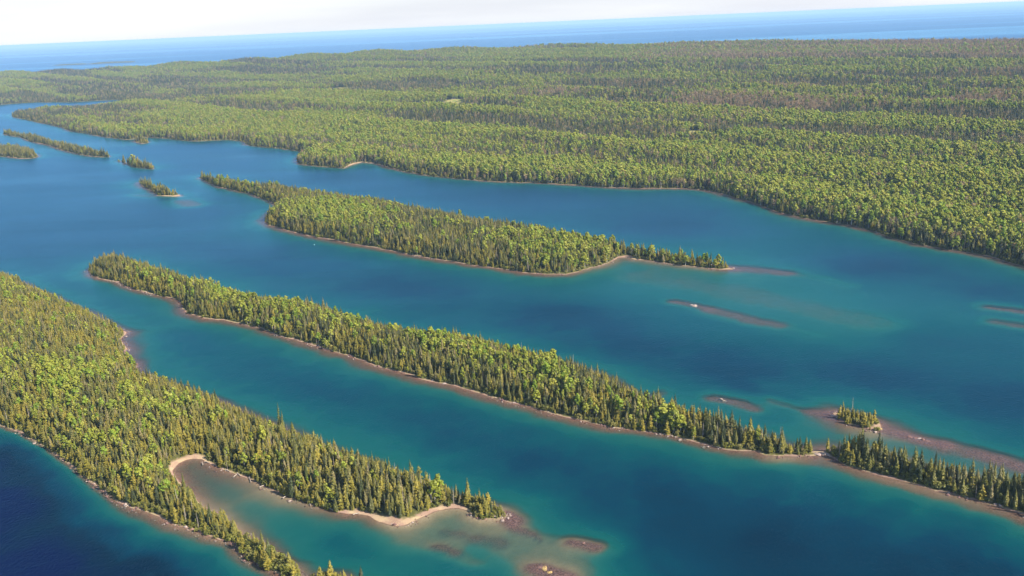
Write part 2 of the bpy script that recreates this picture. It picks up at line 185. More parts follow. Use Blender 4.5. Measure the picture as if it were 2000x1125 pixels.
# ---------------------------------------------------------------- materials
def mat(name):
    m = bpy.data.materials.new(name); m.use_nodes = True
    m.node_tree.nodes.clear()
    return m, m.node_tree
class NT:
    def __init__(s, t): s.t = t
    def n(s, typ, **kw):
        nd = s.t.nodes.new(typ)
        for k, v in kw.items():
            if k.startswith('i_'): nd.inputs[int(k[2:])].default_value = v
            else: setattr(nd, k, v)
        return nd
    def l(s, a, b): s.t.links.new(a, b)
    def attr(s, name, typ='GEOMETRY'):
        return s.n('ShaderNodeAttribute', attribute_name=name, attribute_type=typ)
    def ramp(s, fac, stops, interp='LINEAR'):
        r = s.n('ShaderNodeValToRGB'); e = r.color_ramp; e.interpolation = interp
        while len(e.elements) < len(stops): e.elements.new(.5)
        for el, (p, c) in zip(e.elements, stops): el.position = p; el.color = (*c, 1) if len(c) == 3 else c
        s.l(fac, r.inputs[0]); return r.outputs[0]
    def math(s, op, a, b=None, c=None, clamp=False):
        m = s.n('ShaderNodeMath', operation=op); m.use_clamp = clamp
        for i, v in enumerate((a, b, c)):
            if v is None: continue
            if isinstance(v, (int, float)): m.inputs[i].default_value = v
            else: s.l(v, m.inputs[i])
        return m.outputs[0]
    def mix(s, fac, a, b, typ='MIX'):
        m = s.n('ShaderNodeMix', data_type='RGBA', blend_type=typ)
        for i, v in ((0, fac), (6, a), (7, b)):
            if isinstance(v, (int, float)): m.inputs[i].default_value = v
            elif isinstance(v, tuple): m.inputs[i].default_value = (*v, 1)
            else: s.l(v, m.inputs[i])
        return m.outputs[2]
    def noise(s, vec, scale, detail=3, rough=.55):
        n = s.n('ShaderNodeTexNoise'); n.inputs['Scale'].default_value = scale; n.inputs['Detail'].default_value = detail; n.inputs['Roughness'].default_value = rough
        s.l(vec, n.inputs['Vector']); return n.outputs[0]
    def map(s, vec, scale=(1, 1, 1), rot=(0, 0, 0)):
        m = s.n('ShaderNodeMapping'); m.inputs['Scale'].default_value = scale; m.inputs['Rotation'].default_value = rot
        s.l(vec, m.inputs['Vector']); return m.outputs[0]

def foliage(name, cols, transl=.25, rough=.75):
    """cols: colour stops picked per tree; leaf to leaf noise on top"""
    m, t = mat(name); k = NT(t)
    oi = k.n('ShaderNodeObjectInfo')
    geo = k.n('ShaderNodeNewGeometry')
    c = k.ramp(oi.outputs['Random'], [(i/(len(cols)-1), c) for i, c in enumerate(cols)])
    v = k.math('MULTIPLY_ADD', geo.outputs['Random Per Island'], .7, .80)
    c = k.mix(1.0, c, v, 'MULTIPLY')
    d = k.n('ShaderNodeBsdfDiffuse'); k.l(c, d.inputs[0])
    tr = k.n('ShaderNodeBsdfTranslucent'); k.l(k.mix(1.0, c, (1.15, 1.1, .6), 'MULTIPLY'), tr.inputs[0])
    g = k.n('ShaderNodeBsdfGlossy'); g.inputs['Roughness'].default_value = .5; g.inputs[0].default_value = (.5, .5, .5, 1)
    m1 = k.n('ShaderNodeMixShader', i_0=transl); k.l(d.outputs[0], m1.inputs[1]); k.l(tr.outputs[0], m1.inputs[2])
    m2 = k.n('ShaderNodeMixShader', i_0=.025); k.l(m1.outputs[0], m2.inputs[1]); k.l(g.outputs[0], m2.inputs[2])
    o = k.n('ShaderNodeOutputMaterial'); k.l(m2.outputs[0], o.inputs[0])
    return m
M = {}
M['spruce'] = foliage('spruce_needles', [(.075, .075, .014), (.12, .110, .019), (.052, .062, .015), (.15, .13, .024), (.10, .095, .020), (.17, .135, .055), (.068, .072, .016)], .14)
M['darkspruce'] = foliage('dark_spruce_needles', [(.028, .036, .012), (.042, .050, .014), (.034, .040, .016), (.055, .058, .018)], .1)
M['cedar'] = foliage('cedar_foliage', [(.175, .140, .020), (.105, .095, .016), (.21, .165, .026), (.13, .115, .018)], .16)
M['birch'] = foliage('birch_leaves', [(.20, .215, .022), (.245, .245, .030), (.15, .175, .022), (.27, .255, .042), (.175, .215, .024)], .28)
M['aspen'] = foliage('aspen_leaves', [(.185, .24, .022), (.14, .195, .022), (.225, .255, .030)], .28)
M['bare'] = foliage('bare_twigs', [(.27, .165, .085), (.17, .115, .06), (.29, .20, .115), (.20, .155, .06)], .1)
M['shrub'] = foliage('alder_leaves', [(.11, .115, .02), (.165, .155, .026), (.08, .085, .018), (.20, .17, .05), (.13, .14, .024)], .2)
def bark(name, a, b, sc):
    m, t = mat(name); k = NT(t)
    tc = k.n('ShaderNodeTexCoord'); nz = k.noise(k.map(tc.outputs['Object'], (1, 1, .3)), sc)
    d = k.n('ShaderNodeBsdfDiffuse'); k.l(k.ramp(nz, [(.35, a), (.65, b)]), d.inputs[0])
    o = k.n('ShaderNodeOutputMaterial'); k.l(d.outputs[0], o.inputs[0]); return m
M['bark'] = bark('conifer_bark', (.07, .05, .035), (.13, .10, .075), 3)
M['wbark'] = bark('birch_bark', (.55, .50, .43), (.30, .27, .23), 4)
M['dead'] = bark('dead_wood', (.38, .31, .25), (.20, .16, .13), 3)

def bed_colour(k, P):
    sandy = k.attr('sandy').outputs['Fac']; rock = k.attr('rock').outputs['Fac']
    n1 = k.noise(P, .25, 4); n3 = k.noise(P, 1.6, 3)
    red = k.mix(k.ramp(n3, [(.38, (0, 0, 0)), (.6, (1, 1, 1))]), (.085, .036, .027), (.22, .115, .08))
    red = k.mix(k.ramp(n1, [(.4, (0, 0, 0)), (.65, (1, 1, 1))]), red, (.15, .095, .065))
    sand = k.mix(n1, (.34, .26, .16), (.22, .165, .105))
    sand = k.mix(k.ramp(n3, [(.5, (0, 0, 0)), (.8, (1, 1, 1))]), sand, (.20, .13, .09))
    dark = k.mix(k.ramp(n3, [(.38, (0, 0, 0)), (.6, (1, 1, 1))]), (.06, .033, .03), (.19, .105, .088))
    return k.mix(rock, k.mix(sandy, red, sand), dark)
def land_material():
    m, t = mat('forest_floor_and_shore'); k = NT(t)
    g = k.n('ShaderNodeNewGeometry'); P = g.outputs['Position']
    inl = k.attr('inland').outputs['Fac']; mead = k.attr('meadow').outputs['Fac']; bw = k.attr('beach').outputs['Fac']; rust = k.attr('bare').outputs['Fac']
    n1 = k.noise(P, .7, 4); n2 = k.noise(P, .12, 3); n3 = k.noise(P, 3.0, 2)
    gravel = k.mix(n3, (.15, .085, .06), (.36, .24, .18))
    gravel = k.mix(k.ramp(n2, [(.42, (0, 0, 0)), (.62, (1, 1, 1))]), gravel, (.36, .27, .16))
    sand = k.mix(k.ramp(n3, [(.35, (0, 0, 0)), (.65, (1, 1, 1))]), (.15, .09, .055), (.36, .245, .145))
    gravel = k.mix(k.math('MULTIPLY', bw, .75), gravel, sand)
    floor = k.mix(k.ramp(n1, [(.35, (0, 0, 0)), (.7, (1, 1, 1))]), (.045, .046, .014), (.10, .092, .03))
    floor = k.mix(k.math('MULTIPLY', rust, .7), floor, (.15, .10, .07))
    wet = k.ramp(k.math('ADD', inl, k.math('MULTIPLY', n3, .8)), [(.5, (0, 0, 0)), (1.0, (1, 1, 1))])
    edge = k.math('ADD', 1.2, k.math('MULTIPLY', bw, 8.5))
    e = k.math('SUBTRACT', k.math('ADD', inl, k.math('MULTIPLY', k.math('SUBTRACT', k.mix(.6, n1, n2), .5), 7.0)), edge)
    c = k.mix(k.math('MULTIPLY_ADD', e, .6, .5, clamp=True), k.mix(wet, (.12, .06, .045), gravel), floor)
    grass = k.mix(k.ramp(n2, [(.42, (0, 0, 0)), (.58, (1, 1, 1))]), (.28, .21, .09), (.15, .18, .04))
    c = k.mix(mead, c, grass)
    c = k.mix(k.math('MULTIPLY_ADD', inl, 3.0, .3, clamp=True), bed_colour(k, P), c)
    d = k.n('ShaderNodeBsdfDiffuse'); k.l(c, d.inputs[0]); d.inputs['Roughness'].default_value = .6
    b = k.n('ShaderNodeBump'); b.inputs['Strength'].default_value = .6; b.inputs['Distance'].default_value = .3; k.l(n3, b.inputs['Height']); k.l(b.outputs[0], d.inputs['Normal'])
    o = k.n('ShaderNodeOutputMaterial'); k.l(d.outputs[0], o.inputs[0]); return m
M['land'] = land_material()

def bed_material():
    m, t = mat('lake_bed_rock_and_sand'); k = NT(t)
    g = k.n('ShaderNodeNewGeometry'); P = g.outputs['Position']
    # deeper down the bed is painted blue green, for light scattered in the water
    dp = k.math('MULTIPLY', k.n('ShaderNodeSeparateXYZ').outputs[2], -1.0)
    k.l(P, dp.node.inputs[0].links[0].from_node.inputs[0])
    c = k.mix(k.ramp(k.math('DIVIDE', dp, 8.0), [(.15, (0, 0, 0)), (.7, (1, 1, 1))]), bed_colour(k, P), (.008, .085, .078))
    d = k.n('ShaderNodeBsdfDiffuse'); k.l(c, d.inputs[0])
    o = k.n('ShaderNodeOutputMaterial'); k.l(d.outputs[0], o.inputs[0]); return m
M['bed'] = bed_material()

def water_material():
    m, t = mat('clear_lake_water'); k = NT(t)
    g = k.n('ShaderNodeNewGeometry'); P = g.outputs['Position']
    dep = k.attr('depth').outputs['Fac']
    # body: light scattered back by the water, by how deep it is
    body = k.ramp(k.math('DIVIDE', dep, 60.0), [(0, (.048, .056, .038)), (.05, (.004, .080, .070)), (.12, (.0004, .043, .050)), (.22, (.0001, .020, .037)), (.36, (.0001, .008, .0185)), (.62, (.0001, .003, .023)), (1, (.0001, .001, .026))])
    # what light is left after two ways through the water
    tint = k.ramp(k.math('DIVIDE', dep, 8.0), [(0, (1, 1, 1)), (.12, (.88, .93, .90)), (.4, (.66, .90, .84)), (1, (.40, .80, .76))])
    op = k.math('SUBTRACT', 1.0, k.math('EXPONENT', k.math('MULTIPLY', dep, -.36)), clamp=True)
    tr = k.n('ShaderNodeBsdfTransparent'); k.l(tint, tr.inputs[0])
    df = k.n('ShaderNodeBsdfDiffuse'); k.l(body, df.inputs[0])
    mb = k.n('ShaderNodeMixShader'); k.l(op, mb.inputs[0]); k.l(tr.outputs[0], mb.inputs[1]); k.l(df.outputs[0], mb.inputs[2])
    # surface: ripples, with calmer slicks
    rip = k.noise(k.map(P, (1, .6, 1), (0, 0, .5)), .8, 4, .6)
    chop = k.noise(k.map(P, (.55, 1, 1), (0, 0, -.6)), .12, 3, .6)
    h = k.math('ADD', k.math('MULTIPLY', rip, .55), k.math('MULTIPLY', chop, .25))
    slick = k.noise(k.map(P, (.30, 1.0, 1), (0, 0, .35)), .0045, 4, .6)
    calm = k.ramp(slick, [(.48, (0, 0, 0)), (.66, (1, 1, 1))])
    far = k.ramp(k.noise(k.map(P, (.16, 1.0, 1), (0, 0, .08)), .00022, 4, .6), [(.50, (0, 0, 0)), (.62, (1, 1, 1))])
    dist = k.ramp(k.math('DIVIDE', dep, 80.0), [(.93, (0, 0, 0)), (1, (1, 1, 1))])
    calm = k.mix(dist, calm, far)
    bump = k.n('ShaderNodeBump'); bump.inputs['Distance'].default_value = 1.0
    k.l(k.math('MULTIPLY_ADD', calm, -.55, .8), bump.inputs['Strength']); k.l(h, bump.inputs['Height'])
    gl = k.n('ShaderNodeBsdfGlossy'); k.l(k.math('MULTIPLY_ADD', k.math('MULTIPLY', far, dist), -.22, k.math('MULTIPLY_ADD', calm, -.08, .26)), gl.inputs['Roughness']); k.l(bump.outputs[0], gl.inputs['Normal'])
    gl.inputs[0].default_value = (.32, .70, 1, 1)  # blue tint put into the reflection itself, beyond the sky's own colour
    fr = k.n('ShaderNodeFresnel'); fr.inputs['IOR'].default_value = 1.33; k.l(bump.outputs[0], fr.inputs['Normal'])
    lane = k.noise(k.map(P, (.22, 1.0, 1), (0, 0, .25)), .012, 4, .6)
    fac = k.math('MINIMUM', k.math('MULTIPLY', k.math('POWER', fr.outputs[0], 1.5), k.math('MULTIPLY_ADD', lane, .9, .55)), k.math('MULTIPLY_ADD', k.math('MULTIPLY', far, dist), .45, .46))
    ms = k.n('ShaderNodeMixShader'); k.l(fac, ms.inputs[0]); k.l(mb.outputs[0], ms.inputs[1]); k.l(gl.outputs[0], ms.inputs[2])
    o = k.n('ShaderNodeOutputMaterial'); k.l(ms.outputs[0], o.inputs[0]); return m
M['water'] = water_material()

def rock_mat(name, a, b):
    m, t = mat(name); k = NT(t)
    tc = k.n('ShaderNodeNewGeometry'); nz = k.noise(tc.outputs['Position'], 2.5, 4)
    d = k.n('ShaderNodeBsdfDiffuse'); k.l(k.ramp(nz, [(.35, a), (.65, b)]), d.inputs[0])
    o = k.n('ShaderNodeOutputMaterial'); k.l(d.outputs[0], o.inputs[0]); return m
M['rock_p'] = rock_mat('pale_rock', (.17, .11, .09), (.40, .32, .27))
M['rock_d'] = rock_mat('dark_rock', (.10, .055, .05), (.20, .12, .10))
M['rock_y'] = rock_mat('lichen_rock', (.15, .08, .06), (.44, .32, .11))

# ---------------------------------------------------------------- the ground, the lake bed and the lake on one graded grid
def graded(stops):
    out = [stops[0][0]]
    for (a, st0), (b, st1) in zip(stops[:-1], stops[1:]):
        x = a
        while x < b-1e-6:
            f = (x-a)/(b-a); x = min(b, x+st0+(st1-st0)*f); out.append(x)
        if len(out) > 2 and out[-1]-out[-2] < .35*st1: out.pop(-2)
    return np.array(out)
xp = graded([(0, 1.8), (260, 1.8), (620, 4.0), (1400, 12), (3500, 50), (10000, 220)])
XS = np.concatenate([-xp[::-1][:-1], xp])
YS = graded([(200, 2.0), (560, 2.2), (1000, 4.2), (1700, 8), (3600, 22), (6500, 70), (11000, 200)])
GX, GY = np.meshgrid(XS, YS); gx = GX.ravel(); gy = GY.ravel()
near = (np.abs(gx) < 0.75*gy+260)
gs = np.full(gx.shape, -1e4); gw = np.zeros(gx.shape, int)
gs[near], gw[near] = all_sdf(gx[near], gy[near])
gs = gs + np.where(np.abs(gs) < 60, shore_noise(gx, gy)*np.clip(gy/700, .6, 2.5), 0)
gz = np.zeros(gx.shape); grock = np.zeros(gx.shape)
w_ = gs <= 0
b_, r_ = bed_height(gx[w_], gy[w_], gs[w_]); gz[w_] = b_; grock[w_] = r_
for i, k in enumerate(KEYS):
    m = (gs > 0) & (gw == i)
    if m.any(): gz[m] = land_height(k, gx[m], gy[m], gs[m])
def blob(x, y, L):
    o = np.zeros(len(x))
    for e in L: o = np.maximum(o, np.exp(-((x-e[0])**2+(y-e[1])**2)/(e[2]**2)))
    return o
gsand = np.clip(blob(gx, gy, SAND) + .25*(fbm(gx, gy, 30, 81)-.5), 0, 1)
for pts, hw, c, sandy in REEF:
    if sandy > .5:
        e = seg_dist(gx, gy, pts); gsand = np.maximum(gsand, ss(hw*2.2, hw*.9, e)*sandy)
gbeach = np.zeros(gx.shape)
for bx, by, br, bm in BEACH: gbeach = np.maximum(gbeach, bm/10*np.exp(-((gx-bx)**2+(gy-by)**2)/br**2))
def clear_w(x, y):
    o = np.zeros(len(x)); wob = 1.1*(fbm(x, y, 24, 91, 4)-.5)
    for cx, cy_, a, b in CLEAR: o = np.maximum(o, ss(1.15, .85, np.sqrt(((x-cx)/a)**2+((y-cy_)/b)**2)+wob))
    return o
def bare_w(x, y):
    o = np.zeros(len(x))
    for cx, cy_, a, b, w in BARE: o = np.maximum(o, w*ss(1.25, .6, np.sqrt(((x-cx)/a)**2+((y-cy_)/b)**2)+.8*(fbm(x, y, 70, 95)-.5)))
    return o
def young_w(x, y):
    o = np.zeros(len(x))
    for pts, hw in YOUNG: o = np.maximum(o, ss(1.25, .7, seg_dist(x, y, pts)/hw+.7*(fbm(x, y, 60, 97)-.5)))
    return o
gmead = clear_w(gx, gy); gbare = bare_w(gx, gy)
nx, ny = len(XS), len(YS)
ii = (np.arange(ny-1)[:, None]*nx + np.arange(nx-1)[None, :]).ravel()
quads = np.stack([ii, ii+1, ii+nx+1, ii+nx], 1)
qz = gz[quads]; land_q = (gs[quads] > 0).any(1)
# owner of a land cell: the land of its most inland corner
own = gw[quads][np.arange(len(quads)), gs[quads].argmax(1)]

def grid_mesh(name, q, z, attrs, material, smooth=True):
    used = np.unique(q); re = np.full(len(gx), -1); re[used] = np.arange(len(used))
    me = bpy.data.meshes.new(name)
    co = np.stack([gx[used], gy[used], z[used]], 1).astype(np.float32)
    f = re[q]
    me.vertices.add(len(used)); me.vertices.foreach_set('co', co.ravel())
    me.loops.add(len(f)*4); me.loops.foreach_set('vertex_index', f.ravel().astype(np.int32))
    me.polygons.add(len(f)); me.polygons.foreach_set('loop_start', (np.arange(len(f))*4).astype(np.int32))
    me.polygons.foreach_set('use_smooth', np.full(len(f), smooth))
    me.update(calc_edges=True)
    for an, av in attrs.items():
        a = me.attributes.new(an, 'FLOAT', 'POINT'); a.data.foreach_set('value', av[used].astype(np.float32))
    me.materials.append(material)
    o = bpy.data.objects.new(name, me); COL.objects.link(o); return o

LANDLBL = dict(A=('island', 'large forested island filling the lower left, forked round a shallow bay'),
 S=('island', 'tiny wooded islet cut off by the bottom edge, beyond the spit point'),
 B=('island', 'long narrow wooded island running diagonally through the middle to the right edge'),
 C=('island', 'broad wooded island with a sandy cove, in the channel below the mainland shore'),
 D=('island', 'rounded dark wooded islet touching the left edge near the top'),
 F=('island', 'long thin wooded islet at upper left, lying off the mainland peninsula'),
 G=('island', 'small oval wooded islet between the long thin islet and the islet with a sand bar'),
 I=('island', 'small wooded islet with a pale sand bar at its end, at upper left'),
 J=('island', 'tiny wooded islet just off the mainland shore at upper left'),
 E=('island', 'tiny rocky islet with one clump of trees, at the right above the long island'),
 K=('island', 'longer of two low wooded islets far offshore beyond the mainland'),
 N=('island', 'shorter, more distant of two low wooded islets far offshore beyond the mainland'),
 M=('mainland', 'forested mainland of long low ridges rising to the far skyline'))
A_land = dict(sandy=gsand, rock=grock, inland=gs, meadow=gmead, beach=gbeach, bare=gbare)
for i, k in enumerate(KEYS):
    q = quads[land_q & (own == i)]
    if len(q) == 0: continue
    o = grid_mesh(LANDLBL[k][0], q, gz, A_land, M['land']); tag(o, LANDLBL[k][1], kind='structure')
nq = near[quads].any(1)
qb = quads[~land_q & nq]
bed = grid_mesh('lake_bed', qb, gz, dict(sandy=gsand, rock=grock), M['bed']); tag(bed, 'reddish rock and tan sand bed seen through the shallow water', kind='structure')
gdep = np.maximum(-gz, 0)
# steep slopes count as deeper, so water colour covers dark reef edges
gr0, gr1 = np.gradient(gdep.reshape(ny, nx), YS, XS)
gdep = gdep + np.where((gs < -.5) & (gdep > .8), np.minimum(3.0*np.hypot(gr0, gr1).ravel(), 7)*ss(.8, 2.0, gdep), 0)
gdep = np.where(near, gdep, 80); gdep = np.where(gs < -30, gdep+(80-gdep)*ss(5500, 7500, np.hypot(gx, gy)), gdep)
qw = quads[~((gs[quads] > 6).all(1))]
# the open lake out to the horizon: a ring of large cells joined to the grid's edge
FAR = 70000.0
def water_sheet():
    o = grid_mesh('lake_water', qw, np.zeros(len(gx)), dict(depth=gdep), M['water'])
    bm = bmesh.new(); bm.from_mesh(o.data); lay = bm.verts.layers.float['depth']
    x0, x1, y0, y1 = XS[0], XS[-1], YS[0], YS[-1]
    def V(x, y):
        v = bm.verts.new((x, y, 0)); v[lay] = 80.0; return v
    def quad(a, b, c, d): bm.faces.new([V(*a), V(*b), V(*c), V(*d)])
    quad((-FAR, y1), (FAR, y1), (FAR, FAR), (-FAR, FAR))
    quad((-FAR, -3000), (FAR, -3000), (FAR, y0), (-FAR, y0))
    quad((-FAR, y0), (x0, y0), (x0, y1), (-FAR, y1))
    quad((x1, y0), (FAR, y0), (FAR, y1), (x1, y1))
    bm.normal_update()
    for f in bm.faces:
        if f.normal.z < 0: f.normal_flip()
    bm.to_mesh(o.data); bm.free(); return o
tag(water_sheet(), 'blue to teal lake water reaching out to the horizon', kind='structure')

# air: a pale haze over everything
def haze():
    bm = bmesh.new()
    bmesh.ops.create_cube(bm, size=1)
    bm.transform(Matrix.Translation((0, 33000, 59)) @ Matrix.Diagonal((144000, 78000, 310, 1)))
    me = bpy.data.meshes.new('haze'); bm.to_mesh(me); bm.free()
    m, t = mat('pale_haze'); k = NT(t)
    v = k.n('ShaderNodeVolumePrincipled'); v.inputs['Color'].default_value = (.44, .68, 1, 1); v.inputs['Density'].default_value = HAZE
    o_ = k.n('ShaderNodeOutputMaterial'); k.l(v.outputs[0], o_.inputs['Volume']); me.materials.append(m)
    o = bpy.data.objects.new('haze', me); COL.objects.link(o); return tag(o, 'thin pale summer haze over the lake and forest', kind='stuff')
HAZE = 4.3e-5
haze()

# ---------------------------------------------------------------- trees
class MB:
    def __init__(s): s.v = []; s.f = []; s.m = []
    def quad(s, pts, mi=0):
        b = len(s.v); s.v += [tuple(p) for p in pts]; s.f.append(tuple(range(b, b+len(pts)))); s.m.append(mi)
    def tube(s, pts, rad, n=5, mi=0):
        rings = []
        for p, r in zip(pts, rad):
            rings.append(len(s.v))
            for i in range(n):
                a = 2*math.pi*i/n; s.v.append((p[0]+r*math.cos(a), p[1]+r*math.sin(a), p[2]))
        for a, b in zip(rings[:-1], rings[1:]):
            for i in range(n):
                j = (i+1) % n; s.f.append((a+i, a+j, b+j, b+i)); s.m.append(mi)
    def mesh(s, name, mats):
        me = bpy.data.meshes.new(name); me.from_pydata(s.v, [], s.f)
        for m in mats: me.materials.append(m)
        me.polygons.foreach_set('material_index', s.m); me.update(); return me

def conifer(seed, h, r, shape=1.0, bottom=.10, layers=15, droop=.3, ragged=.35):
    rd = random.Random(seed); cr = MB(); tk = MB()
    lean = rd.uniform(-.02, .02)*h
    tk.tube([(0, 0, -.6), (lean*.4, 0, h*.5), (lean, 0, h*.97)], [.16+h*.006, .10+h*.003, .02], 5)
    for i in range(layers):
        t = i/(layers-1); z = h*(bottom+(.985-bottom)*t)
        rr = r*((1-t)**shape*.97+.05)
        if t < .12: rr *= .75
        n = 9 if t < .55 else (7 if t < .85 else 4)
        a0 = rd.uniform(0, 6.28)
        for j in range(n):
            if rd.random() < .08: continue
            a = a0 + 6.283*j/n + rd.uniform(-.25, .25); q = rr*rd.uniform(1-ragged, 1+ragged*.6)
            zz = z + rd.uniform(-.3, .3)*h/layers; dz = -droop*q + rd.uniform(-.1, .1)*q
            ca, sa = math.cos(a), math.sin(a); w = q*rd.uniform(.34, .5); x0 = lean*t
            up = h/layers*rd.uniform(.5, 1.0)
            p0 = (x0, 0, zz+up); tip = (x0+ca*q, sa*q, zz+dz)
            mx = .55*q; l = (x0+ca*mx-sa*w, sa*mx+ca*w, zz+dz*.75-.1*q); rr_ = (x0+ca*mx+sa*w, sa*mx-ca*w, zz+dz*.75-.1*q)
            mid = (x0+ca*mx*1.05, sa*mx*1.05, zz+dz*.35+up*.45)
            cr.quad([p0, l, tip, mid]); cr.quad([p0, mid, tip, rr_])
    return cr, tk

def broadleaf(seed, h, r, nblob=10, leaves=44, size=.66, low=.34, sparse=1.0):
    rd = random.Random(seed); cr = MB(); tk = MB()
    bx, by = rd.uniform(-.5, .5), rd.uniform(-.5, .5)
    tk.tube([(0, 0, -.6), (bx*.5, by*.5, h*.45), (bx, by, h*.86)], [.19, .13, .03], 5)
    cen = []
    for b in range(nblob):
        t = b/(nblob-1); z = h*(low+(1-low-.07)*t)
        pr = r*(.35+1.0*math.sin(math.pi*min(1, .18+t*.80)))*.72
        a = b*2.4+rd.uniform(-.4, .4); q = pr*rd.uniform(.45, .95) if b < nblob-1 else 0
        c = (bx*t+q*math.cos(a), by*t+q*math.sin(a), z); br = r*rd.uniform(.40, .60)*(1.05-.30*abs(t-.5))
        cen.append((c, br))
        if q > .4: tk.tube([(bx*t*.8, by*t*.8, z-.22*h*.5), c], [.06, .02], 3)
    for c, br in cen:
        for j in range(leaves):
            u = rd.uniform(-.65, 1); a = rd.uniform(0, 6.283); s = math.sqrt(1-u*u)
            n = Vector((s*math.cos(a), s*math.sin(a), u)); p = Vector(c)+n*br*rd.uniform(.65, 1.12)
            n2 = (n+Vector((rd.gauss(0, .45), rd.gauss(0, .45), rd.gauss(0, .45)+.25))).normalized()
            t1 = n2.orthogonal().normalized(); t1.rotate(Matrix.Rotation(rd.uniform(0, 6.28), 3, n2)); t2 = n2.cross(t1)
            e = size*rd.uniform(.55, 1.1)*br/1.1; e2 = e*rd.uniform(.6, 1)*sparse
            cr.quad([p-t1*e-t2*e2*.3, p+t2*e2-t1*e*.2, p+t1*e+t2*e2*.2, p-t2*e2+t1*e*.3])
    return cr, tk

def bare_tree(seed, h, r):
    rd = random.Random(seed); tk = MB(); cr = MB()
    tk.tube([(0, 0, -.6), (rd.uniform(-.2, .2), 0, h*.5), (rd.uniform(-.4, .4), 0, h)], [.17, .11, .02], 5)
    for b in range(44):
        z = h*rd.uniform(.3, .95); a = rd.uniform(0, 6.28); q = r*rd.uniform(.5, 1.1)*(1.1-.5*abs(z/h-.55))
        e = Vector((math.cos(a)*q, math.sin(a)*q, z+q*rd.uniform(.3, .9))); s = Vector((0, 0, z)); w = Vector((-math.sin(a), math.cos(a), 0))*rd.uniform(.05, .16)
        cr.quad([s+w*.3, s-w*.3, e-w, e+w])
        for q_ in range(2):
            m_ = s.lerp(e, rd.uniform(.5, .9)); d = Vector((rd.gauss(0, .5), rd.gauss(0, .5), rd.uniform(.2, .8)))*r*.5; w2 = d.cross(Vector((rd.gauss(0,1), rd.gauss(0,1), .3))).normalized()*rd.uniform(.10, .26)
            cr.quad([m_-w2*.2, m_+w2*.2, m_+d+w2, m_+d-w2])
    return cr, tk

def snag(seed, h):
    rd = random.Random(seed); tk = MB(); cr = MB()
    lx, ly = rd.uniform(-.06, .06)*h, rd.uniform(-.06, .06)*h
    tk.tube([(0, 0, -.6), (lx*.4, ly*.4, h*.5), (lx, ly, h)], [.24, .17, .05], 6)
    for b in range(16):
        t = rd.uniform(.3, .96); a = rd.uniform(0, 6.28); q = (1.15-t)*h*.13*rd.uniform(.5, 1.2)
        s = Vector((lx*t, ly*t, h*t)); e = s+Vector((math.cos(a)*q, math.sin(a)*q, q*rd.uniform(-.35, .35)))
        w = Vector((0, 0, .07)); w2 = Vector((-math.sin(a), math.cos(a), 0))*.07
        cr.quad([s+w, s-w, e-w*.4, e+w*.4]); cr.quad([s+w2, s-w2, e-w2*.4, e+w2*.4])
    return cr, tk

VAR = []       # (kind, height, crown mesh, trunk mesh, joined mesh)
def add_var(kind, h, cr, tk, cm, tm):
    c = cr.mesh(kind+'_crown', [cm]); t = tk.mesh(kind+'_trunk', [tm])
    j = MB(); j.v = list(tk.v); j.f = list(tk.f); j.m = [1]*len(tk.f)
    b = len(j.v); j.v += cr.v; j.f += [tuple(i+b for i in f) for f in cr.f]; j.m += [0]*len(cr.f)
    VAR.append((kind, h, c, t, j.mesh(kind+'_tree_shape', [cm, tm])))
for s_, h_, r_, sh, lay in [(1, 13.5, 2.1, .85, 20), (2, 12.5, 1.8, .75, 19), (3, 14.5, 2.4, .95, 21), (4, 12, 2.3, .75, 18), (15, 13.5, 1.5, .7, 19)]:
    add_var('spruce', h_, *conifer(s_, h_, r_, sh, .08, lay), M['spruce'], M['bark'])
for s_, h_, r_ in [(5, 10.5, 2.3), (6, 9.0, 2.4), (7, 11.5, 2.1)]:
    add_var('cedar', h_, *conifer(s_, h_, r_, .52, .03, 15, .12, .5), M['cedar'], M['bark'])
for s_, h_, r_ in [(8, 12.5, 2.2), (9, 13.5, 2.5), (10, 12, 1.9), (11, 13, 2.2)]:
    add_var('birch', h_, *broadleaf(s_, h_, r_), M['birch'] if s_ != 11 else M['aspen'], M['wbark'])
for s_, h_, r_ in [(12, 11, 2.2), (13, 12, 2.5)]:
    add_var('bare', h_, *bare_tree(s_, h_, r_), M['bare'], M['dead'])
for s_, h_ in [(16, 11), (17, 13), (18, 9)]:
    add_var('snag', h_, *snag(s_, h_), M['dead'], M['dead'])
for s_, h_, r_ in [(21, 3.2, 1.9), (22, 2.6, 1.7), (23, 3.8, 1.8)]:
    add_var('shrub', h_, *broadleaf(s_, h_, r_, 7, 34, .5, .12), M['shrub'], M['bark'])
for s_, h_, r_ in [(31, 14, 2.1), (32, 12.5, 1.7), (33, 13.5, 1.5)]:
    add_var('spruce', h_, *conifer(s_, h_, r_, .85, .08, 19), M['darkspruce'], M['bark'])
VI = {}
for i, v in enumerate(VAR): VI.setdefault(v[0], []).append(i)

def stone_mb(seed):
    bm = bmesh.new(); bmesh.ops.create_icosphere(bm, subdivisions=1, radius=1); rd = random.Random(seed); mb = MB()
    for v in bm.verts: v.co *= rd.uniform(.65, 1.15)
    bm.verts.index_update(); mb.v = [tuple(v.co) for v in bm.verts]; mb.f = [tuple(v.index for v in f.verts) for f in bm.faces]; mb.m = [0]*len(mb.f); bm.free(); return mb
for s_, mm in ((41, 'rock_p'), (42, 'rock_p'), (43, 'rock_d'), (44, 'rock_d')): add_var('stone', 1.0, stone_mb(s_), MB(), M[mm], M[mm])
VI['stone'] = [i for i, v in enumerate(VAR) if v[0] == 'stone']

